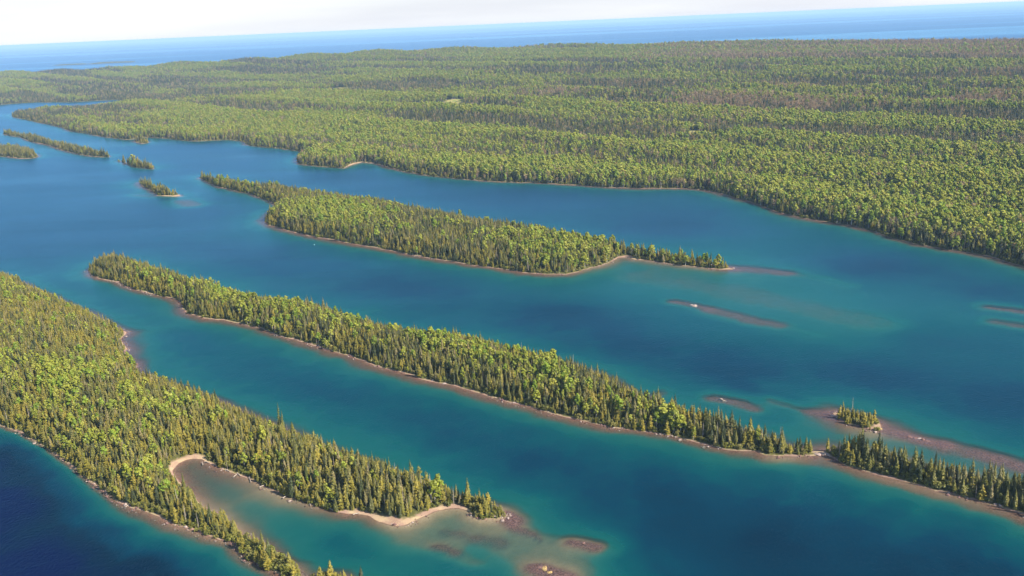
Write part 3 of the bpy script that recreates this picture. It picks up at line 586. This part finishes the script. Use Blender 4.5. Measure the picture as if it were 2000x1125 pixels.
# ---- where the trees stand
CR = np.array(CAM_ROT.to_3x3())
def project(x, y, z):
    p = np.stack([x, y, z-CAM_H], 0); q = CR.T @ p
    return 1000+FPX*q[0]/-q[2], 562.5-FPX*q[1]/-q[2]
def in_view(x, y, z, m=140):
    u, v = project(x, y, z); return (u > -m) & (u < 2000+m) & (v < 1125+m) & (v > -60)

def jitter(x0, x1, y0, y1, sp):
    a = np.arange(x0, x1, sp); b = np.arange(y0, y1, sp*.9)
    X, Y = np.meshgrid(a, b); X[1::2] += sp*.5
    X = X + rng.uniform(-.42, .42, X.shape)*sp; Y = Y + rng.uniform(-.42, .42, Y.shape)*sp
    return X.ravel(), Y.ravel()

TX = []; 
def plant(k, x, y, s, sp):
    """choose kinds and sizes for the trees of land k"""
    m = s > 1.2 + 1.6*(vn(x, y, 7, 101)-.3) - (1.1 if k in 'ES' else 0)
    if k == 'A': m |= (s > .3) & ((np.hypot(x+98, y-369) < 55) | (np.hypot(x+14, y-397) < 11))
    for bx, by, br, bm in BEACH: m &= ~((np.hypot(x-bx, y-by) < br) & (s < bm))
    x, y, s = x[m], y[m], s[m]; n_all = len(x)
    z = land_height(k, x, y, s)
    m = in_view(x, y, z)
    d = np.hypot(x, y)
    if k == 'M':
        az = np.arctan2(x, y); m &= d < np.interp(az, RA, RD)+500
        m &= clear_w(x, y) < .25+.6*rng.random(n_all)**3
    x, y, s, z, d = x[m], y[m], s[m], z[m], d[m]; n = len(x)
    u = x*STR[0]+y*STR[1]; v = x*.75+y*.66
    br = fbm(u*.33, v, 62 if k != 'M' else 95, 111, 3)*.75 + vn(x, y, 13, 117)*.25
    shore = ss(34, 8, s)
    base = dict(M=.43, C=.46, A=.31, B=.36).get(k, .28)
    if k == 'M': br = .22*(vn(x, y, 9, 121)-.5) + .16*(vn(x, y, 22, 122)-.5) + .50 + .45*(br-.5) + 1.75*(fbm(u*.13, v, 105, 119, 3)-.5) + .35*(vn(u*.3, v, 300, 120)-.5) + .28*(main_h(x, y, s, True)-.55)*ss(20, 120, s)
    pb = 1/(1+np.exp(-(br-(1-base))*18)) ; pb *= 1-.72*shore
    if k == 'A': pb *= ss(330, 480, d)*.85+.15
    cz = ss(.45, .7, fbm(x, y, 28, 131)) * .55 + .25*shore
    if k == 'M': cz *= .45
    if k in 'A': cz = np.clip(cz+.27, 0, .8)
    if k == 'S': cz = cz*0+.7
    r = rng.random(n); r2 = rng.random(n)
    yw = young_w(x, y) if k == 'M' else np.zeros(n)
    pb = np.maximum(pb, yw*.97)
    bw = bare_w(x, y) if k == 'M' else np.zeros(n)
    kind = np.where(r < pb, 2, np.where(r2 < cz, 1, 0))          # 0 spruce 1 cedar 2 birch 3 bare 4 snag
    kind = np.where(rng.random(n) < bw*.72, 3, kind)
    kind = np.where((s < 4.2) & (rng.random(n) < .5) & (kind != 3), 5, kind)
    kind = np.where((k == 'A') & (np.hypot(x+98, y-369) < 30) & (rng.random(n) < .55), 5, kind)
    kind = np.where((rng.random(n) < .05) & (kind < 2) & (d < 1300), 5, kind)
    kind = np.where(rng.random(n) < (.028 if k != 'M' else .045), 4, kind)
    if k == 'M': kind = np.where((rng.random(n) < .08), 3, kind)
    rr_a, rr_b = {'M': (.42, .58), 'C': (0, .9), 'B': (0, .78)}.get(k, (0, .72))
    fs = np.interp(d, [300, 1200, 2500, 4500, 6500], [1, 1.0, 1.02, 1.1, 1.2])
    hs = rng.normal(1.0, .22, n).clip(.45, 1.6)*fs
    hs *= np.where((s < 9) & (kind != 5), rng.uniform(.45, 1.05, n), 1.0)
    hs *= 1-.22*(yw > .55)
    if k == 'A': hs *= (.56+.20*ss(-170, -60, x))*np.where(np.hypot(x+12.2, y-397) < 12, .72, 1)
    elif k == 'B': hs *= .60+.18*ss(20, 150, x)
    else: hs *= {'E': .62, 'S': .6, 'I': .8, 'G': .95, 'C': .72, 'M': .88, 'K': .25, 'N': .25, 'D': .8, 'F': .8, 'J': .75}.get(k, 1.0)
    ws = hs*(1+.45*(yw > .55))*np.where(kind == 2, rng.lognormal(.02, .27, n).clip(.55, 1.8), rng.normal(1.06, .15, n).clip(.7, 1.5))*np.interp(sp, [2.2, 3.0, 4.5, 7, 10], [1.0, 1.02, 1.1, 1.3, 1.5])
    TX.append(np.stack([x, y, z, kind, hs, ws, np.full(n, KEYS.index(k)), rng.uniform(0, 6.283, n), np.where(kind == 0, rr_a+rr_b*rng.random(n), rng.random(n)).clip(0, .9999), s], 1))

SPC = dict(A=1.9, S=1.9, B=2.05, C=2.45, D=3.2, F=3.2, G=2.8, I=2.7, J=4.2, E=2.0, K=8, N=8)
for k in KEYS:
    P = np.array(LAND[k])
    if k != 'M':
        x, y = jitter(P[:, 0].min(), P[:, 0].max(), P[:, 1].min(), P[:, 1].max(), SPC[k])
        m = in_view(x, y, 0*x+5); x, y = x[m], y[m]
        s = sdf(x, y, LAND[k]); m = s > -1; x, y, s = x[m], y[m], s[m]
        plant(k, x, y, s + shore_noise(x, y), SPC[k])
    else:
        for d0, d1, sp in [(600, 1250, 3.0), (1250, 1900, 3.6), (1900, 2900, 4.5), (2900, 4300, 5.8), (4300, 8500, 7.8)]:
            x, y = jitter(-.62*d1-50, .62*d1+50, max(200, d0*.8), d1, sp)
            d = np.hypot(x, y); m = (d >= d0) & (d < d1) & (np.abs(x) < .62*y+60); x, y = x[m], y[m]
            s = sdf(x, y, LAND[k]); m = s > -1; x, y, s = x[m], y[m], s[m]
            plant(k, x, y, s + shore_noise(x, y), sp)
STN = []
for k in 'ABESC':
    P = np.array(LAND[k])
    x, y = jitter(P[:, 0].min()-4, P[:, 0].max()+4, P[:, 1].min()-4, P[:, 1].max()+4, 1.5)
    m = in_view(x, y, 0*x) & (np.hypot(x, y) < 1000) & (vn(x, y, 9, 201) > .52) & (rng.random(len(x)) < .45); x, y = x[m], y[m]
    s = sdf(x, y, LAND[k])+shore_noise(x, y); m = (s > -2.6) & (s < 1.6); x, y, s = x[m], y[m], s[m]
    z = np.where(s > 0, land_height(k, x, y, s), np.maximum(bed_height(x, y, s)[0], -.5))
    r = rng.lognormal(-.75, .42, len(x)).clip(.25, 1.3); n = len(x)
    STN.append(np.stack([x, y, z, np.full(n, 6), r*.7, r, np.full(n, 0), rng.uniform(0, 6.28, n), rng.random(n), s], 1))
T = np.concatenate(TX+STN)

# ---- zones that give the near trees their descriptions
KN = ['spruce', 'cedar', 'birch', 'bare', 'snag', 'shrub', 'stone']
def side(k, x, y):
    """which shore of a long land the tree stands nearer to"""
    a, b = sdf(np.array([x-2.2, x+2.2]), np.array([y-2.0, y+2.0]), LAND[k])
    return 'near side' if b > a else 'far side'
def zone_of(k, x, y):
    if k == 'A':
        if math.hypot(x+98, y-369) < 45: return 'on the low point of the spit'
        if math.hypot(x+12.2, y-397) < 13: return 'in the clump at the arm\'s tip'
        if x > -165 and y > 385 and (x+12.2)*.62+(y-397)*.78 > -8: return 'on the arm beside the bay'
        if y < 474 and x > -262:
            sd_ = side('A', x, y)
            return 'on the narrow spit\'s '+sd_+(', near its root' if x < -200 else ', midway along' if x < -150 else ', toward its point')
        return 'on the broad lower left island'
    if k == 'B': return 'on the long island\'s '+('thin tail, ' if x > 147 else 'tapering right half, ' if x > 20 else 'wide left half, ')+side(k, x, y)
    if k == 'E': return 'on the tiny rocky islet at right'
    if k == 'S': return 'on the islet at the bottom edge'
    if k == 'C': return 'on the sandy cove island'
    if k == 'M': return 'on the mainland slope at right'
    return 'on the upper left islets'
LOOK = dict(spruce='pointed olive spruce', cedar='blunt golden cedar', birch='rounded yellow green birch', bare='leafless grey brown tree', snag='grey dead trunk', shrub='low leafy bush')
CAT = dict(spruce='spruce tree', cedar='cedar tree', birch='birch tree', bare='bare tree', snag='dead tree', shrub='bush')
def make_tree(kind, vi, loc, rz, sx, sz, label, group=None):
    e = bpy.data.objects.new({'spruce': 'spruce_tree', 'cedar': 'cedar_tree', 'birch': 'birch_tree', 'bare': 'bare_tree', 'snag': 'dead_tree', 'shrub': 'alder_bush'}[kind], None)
    COL.objects.link(e); e.empty_display_size = .5
    e.location = loc; e.rotation_euler = (0, 0, rz); e.scale = (sx, sx, sz)
    tag(e, label, CAT[kind], group)
    for nm, me in (('crown', VAR[vi][2]), ('trunk', VAR[vi][3])):  # on dead trees the crown is just the bare branches
        c = bpy.data.objects.new(nm, me); COL.objects.link(c); c.parent = e
    return e

hv = np.array([np.mean([VAR[i][1] for i in VI[k]]) for k in KN])
kind = T[:, 3].astype(int); ts = T[:, 9]
U, V = project(T[:, 0], T[:, 1], T[:, 2]+4)
vis = (U > 4) & (U < 1996) & (V < 1121) & (V > 0)
size = hv[kind]*T[:, 4]/np.sqrt(T[:, 0]**2+T[:, 1]**2+(CAM_H-T[:, 2])**2)
solo = np.zeros(len(T), bool)
for ki, cnt in ((0, 290), (1, 290), (2, 290), (3, 0), (4, 200), (5, 260)):
    c = np.nonzero((kind == ki) & vis)[0]
    solo[c[np.argsort(-size[c])[:cnt]]] = True
for i in np.nonzero(solo)[0]:
    x, y, z, ki, hs, ws, li, rz, rr = T[i, :9]; kd = KN[int(ki)]
    zn = zone_of(KEYS[int(li)], x, y); vi = VI[kd][int(rr*len(VI[kd]))]
    sh = ts[i]; big = hs*VAR[vi][1]
    how = ('small ' if big < .72*hv[int(ki)] else 'tall ' if big > 1.2*hv[int(ki)] else '') + ('broad ' if ws > 1.18*hs else 'slender ' if ws < .86*hs else '')
    make_tree(kd, vi, (x, y, z), rz, ws, hs, how+('waterside ' if sh < 5 else '')+({2: "broad-skirted olive spruce", 4: "thin pointed olive spruce", 5: 'dark green spruce', 6: 'dark green spruce', 7: 'thin dark green spruce'}.get(VI['spruce'].index(vi), LOOK[kd]) if kd == 'spruce' else 'rounded fresh green birch' if kd == 'birch' and vi == VI['birch'][3] else LOOK[kd])+' '+zn, {'spruce': 'spruces ', 'cedar': 'cedars ', 'birch': 'birches ', 'bare': 'bare trees ', 'snag': 'dead trees ', 'shrub': 'bushes '}[kd]+zn)

for (x, y), sc, lb in (((-126.8, 482.0), 1.5, 'lone tall spruce standing above the treetops on the back of the arm'), ((-125.0, 481.1), 1.2, 'shorter spruce right beside the lone tall one on the arm')):
    s_ = sdf(np.array([x]), np.array([y]), LAND['A'])
    make_tree('spruce', VI['spruce'][4], (x, y, float(land_height('A', np.array([x]), np.array([y]), s_)[0])), 1.0, 1.1, sc*.95, lb)

# ---- the rest of the forest: one object a kind
SRC = []
def source(i):
    o = bpy.data.objects.new('tree_source', VAR[i][4]); return o
def forest(name, label, kinds):
    vis_ = [i for k in kinds for i in VI[k]]
    pos = []; 
    sel = np.nonzero(~solo & np.isin(kind, [KN.index(k) for k in kinds]))[0]
    idx = np.zeros(len(sel), np.int32)
    for k in kinds:
        m = kind[sel] == KN.index(k); L = np.array([vis_.index(i) for i in VI[k]]); idx[m] = L[(T[sel, 8][m]*len(L)).astype(int)]
    me = bpy.data.meshes.new(name); me.vertices.add(len(sel)); me.vertices.foreach_set('co', T[sel, :3].astype(np.float32).ravel())
    a = me.attributes.new('pick', 'INT', 'POINT'); a.data.foreach_set('value', idx)
    a = me.attributes.new('turn', 'FLOAT_VECTOR', 'POINT'); a.data.foreach_set('vector', np.stack([rng.normal(0, .045, len(sel)), rng.normal(0, .045, len(sel)), T[sel, 7]], 1).astype(np.float32).ravel())
    a = me.attributes.new('size', 'FLOAT_VECTOR', 'POINT'); a.data.foreach_set('vector', np.stack([T[sel, 5], T[sel, 5], T[sel, 4]], 1).astype(np.float32).ravel())
    o = bpy.data.objects.new(name, me); COL.objects.link(o)
    g = bpy.data.node_groups.new(name, 'GeometryNodeTree')
    g.interface.new_socket('Geometry', in_out='INPUT', socket_type='NodeSocketGeometry'); g.interface.new_socket('Geometry', in_out='OUTPUT', socket_type='NodeSocketGeometry')
    N = g.nodes; gi = N.new('NodeGroupInput'); go = N.new('NodeGroupOutput')
    iop = N.new('GeometryNodeInstanceOnPoints'); iop.inputs['Pick Instance'].default_value = True
    g2i = N.new('GeometryNodeGeometryToInstance')
    for i in reversed(vis_):
        oi = N.new('GeometryNodeObjectInfo'); oi.inputs['Object'].default_value = source(i); oi.inputs['As Instance'].default_value = False
        g.links.new(oi.outputs['Geometry'], g2i.inputs[0])
    def na(nm, dt):
        n = N.new('GeometryNodeInputNamedAttribute'); n.data_type = dt; n.inputs[0].default_value = nm; return n.outputs[0]
    g.links.new(gi.outputs[0], iop.inputs['Points']); g.links.new(g2i.outputs[0], iop.inputs['Instance'])
    g.links.new(na('pick', 'INT'), iop.inputs['Instance Index'])
    e2r = N.new('FunctionNodeEulerToRotation'); g.links.new(na('turn', 'FLOAT_VECTOR'), e2r.inputs[0]); g.links.new(e2r.outputs[0], iop.inputs['Rotation'])
    g.links.new(na('size', 'FLOAT_VECTOR'), iop.inputs['Scale']); g.links.new(iop.outputs[0], go.inputs[0])
    md = o.modifiers.new('forest', 'NODES'); md.node_group = g
    return tag(o, label, kind='stuff')
forest('conifer_forest', 'dark and olive conifers massed over the islands and mainland', ['spruce', 'cedar'])
forest('birch_forest', 'yellow green birches in patches and bands over islands and mainland', ['birch'])
forest('bushes', 'low leafy bushes along the shores and between the trees', ['shrub'])
forest('shore_stones', 'loose stones scattered along the waterlines of the islands', ['stone'])
forest('bare_woodland', 'grey brown leafless trees and dead trunks scattered through the forest', ['bare', 'snag'])

# ---------------------------------------------------------------- rocks, driftwood, float
def rock_mesh(seed, r, h, m):
    rd = random.Random(seed); bm = bmesh.new(); bmesh.ops.create_icosphere(bm, subdivisions=2, radius=1)
    ax = [(Vector((rd.gauss(0, 1), rd.gauss(0, 1), rd.gauss(0, .7))).normalized(), rd.uniform(.6, .95)) for _ in range(9)]
    for v in bm.verts:
        p = v.co.copy()
        for a, d in ax:
            e = p.dot(a)
            if e > d: p -= a*(e-d)*.9
        v.co = Vector((p.x*r*1.25, p.y*r*.8, p.z*h + h*.25))
    me = bpy.data.meshes.new('rock'); bm.to_mesh(me); bm.free(); me.materials.append(m); return me
RL = ['broad pale rock breaking the surface on the shoal below the cove island', 'smaller pale rock at the upper end of the shoal below the cove island', 'pale rock at the centre of the round reef above the long island', 'small rock beside the pale one on the round reef above the long island',
 'leftmost dark rock awash on the reef right of the tree islet', 'second dark rock awash on the reef right of the tree islet', 'pale rock in the row awash on the reef right of the tree islet', 'dark rock just right of the pale one on the reef past the tree islet', 'rightmost dark rock awash on the reef past the tree islet',
 'yellow topped rock on the dark shoal at the bottom edge', 'smaller yellow rock below the first on the dark shoal at the bottom edge', 'small dark rock left of the yellow rocks at the bottom edge', 'dark rock barely breaking the oval reef off the bay mouth',
 'leftmost pale boulder at the neck joining the two parts of the long island', 'largest pale boulder at the neck of the long island', 'third pale boulder from the left at the neck of the long island', 'rightmost pale boulder at the neck of the long island',
 'pale rock at the left end of the tree islet', 'second pale rock on the left shore of the tree islet', 'pale slab on the near shore of the long middle island', 'larger pale slab on the near shore of the long middle island', 'yellowish rock on the bare right end of the tree islet']
def ground(x, y):
    xa, ya = np.array([x]), np.array([y]); s, w = all_sdf(xa, ya); s = s+shore_noise(xa, ya)*max(.6, min(2.5, y/700))
    if s[0] > 0: return float(land_height(KEYS[w[0]], xa, ya, s)[0])
    return float(bed_height(xa, ya, s)[0][0])
for i, ((x, y, r, h, c), lb) in enumerate(zip(ROCKS, RL)):
    z = ground(x, y)
    top = max(z, -.1)+h*.75                    # stands on the bed and shows h above it
    hh = max(h, (top-z)/1.2)
    o = bpy.data.objects.new('rock', rock_mesh(i, r, hh, M['rock_'+c])); COL.objects.link(o)
    o.location = (x, y, top-1.2*hh); o.rotation_euler = (0, 0, random.uniform(0, 3))
    tag(o, lb, 'rock')
# rubble at the tip of the arm
tipx, tipy = -7.5, 388.5
for i in range(26):
    x = tipx+random.gauss(-2.5, 3.2); y = tipy+random.gauss(1.2, 1.5); r = random.uniform(.25, .55)
    o = bpy.data.objects.new('boulder', rock_mesh(100+i % 6, r, r*.6, M['rock_p'])); COL.objects.link(o)
    o.location = (x, y, max(ground(x, y), -.25)); o.rotation_euler = (0, 0, random.uniform(0, 6))
    tag(o, 'pale boulder in the rubble at the tip of the arm across the bay', 'boulder', 'rubble boulders at the tip of the arm')
LL = ['pale fallen log nearest the sandy head of the bay', 'short log on the bay shore just past the beach', 'left log of the crossed pair sticking into the bay', 'right log of the crossed pair sticking into the bay', 'short log standing out from the bay shore right of the crossed pair', 'pale log poking into the bay, midway along its upper shore',
 'thick pale log at the driftwood heap on the bay shore', 'log lying along the shore right of the driftwood heap', 'small log pointing into the bay right of the driftwood heap', 'log lying flat on the beach near the arm end', 'white log on the outer shore beside the deep blue water', 'grey fallen tree on the inlet shore of the lower left island',
 'log end touching the water at the head of the bay', 'bleached log across the sandy cove', 'log on the gravel between the driftwood heap and the arm end', 'log on the near shore of the long island toward its right end']
for i, ((x0, y0, x1, y1), lb) in enumerate(zip(LOGS, LL)):
    a = Vector((x0, y0, max(ground(x0, y0), -.05)+.35)); b = Vector((x1, y1, max(ground(x1, y1), -.05)+.3)); d = b-a; L = max(d.length, 3)
    mb = MB(); r = .27; n = 7
    mb.tube([(0, 0, 0), (.1, .05, L*.3), (.05, -.06, L*.65), (0, 0, L)], [r, r*.85, r*.7, r*.4], n)
    mb.quad([(r*math.cos(2*math.pi*j/n), r*math.sin(2*math.pi*j/n), 0) for j in range(n)][::-1]); mb.quad([(.4*r*math.cos(2*math.pi*j/n), .4*r*math.sin(2*math.pi*j/n), L) for j in range(n)])
    for j in range(5):
        t = random.uniform(.3, .9)*L; an = random.uniform(0, 6.28); q = random.uniform(.5, 1.3)
        mb.quad([(0, 0, t-.08), (0, 0, t+.08), (math.cos(an)*q, math.sin(an)*q, t+q*.6)])
    for j in range(5):
        an = j*1.26; mb.quad([(0, 0, .15), (math.cos(an)*r*2.1, math.sin(an)*r*2.1, -.25), (math.cos(an+.5)*r*1.9, math.sin(an+.5)*r*1.9, -.2)])
    me = mb.mesh('driftwood_log', [M['dead']]); o = bpy.data.objects.new('driftwood_log', me); COL.objects.link(o)
    o.location = a; o.rotation_euler = d.to_track_quat('Z', 'Y').to_euler(); tag(o, lb, 'log')
# a small white float out on the channel
m_, t_ = mat('white_plastic'); k_ = NT(t_); p_ = k_.n('ShaderNodeBsdfPrincipled'); p_.inputs['Base Color'].default_value = (.8, .8, .78, 1); o_ = k_.n('ShaderNodeOutputMaterial'); k_.l(p_.outputs[0], o_.inputs[0])
bm = bmesh.new(); prof = [(.0, -.3), (.3, -.2), (.38, 0), (.34, .22), (.12, .34), (.08, .6), (0, .64)]
vs_ = [bm.verts.new((r, 0, z)) for r, z in prof]; ed = [bm.edges.new((a, b)) for a, b in zip(vs_[:-1], vs_[1:])]
bmesh.ops.spin(bm, geom=vs_+ed, axis=(0, 0, 1), cent=(0, 0, 0), steps=16, angle=2*math.pi); bmesh.ops.remove_doubles(bm, verts=bm.verts, dist=1e-4); bmesh.ops.recalc_face_normals(bm, faces=bm.faces)
me = bpy.data.meshes.new('buoy'); bm.to_mesh(me); bm.free(); me.materials.append(m_)
o = bpy.data.objects.new('buoy', me); COL.objects.link(o); o.location = (FLOAT[0], FLOAT[1], 0); tag(o, 'tiny white float on the channel between the two long islands', 'buoy')
print('trees', len(T), 'solo', int(solo.sum()), 'grid', len(gx), [int((kind == i).sum()) for i in range(7)])
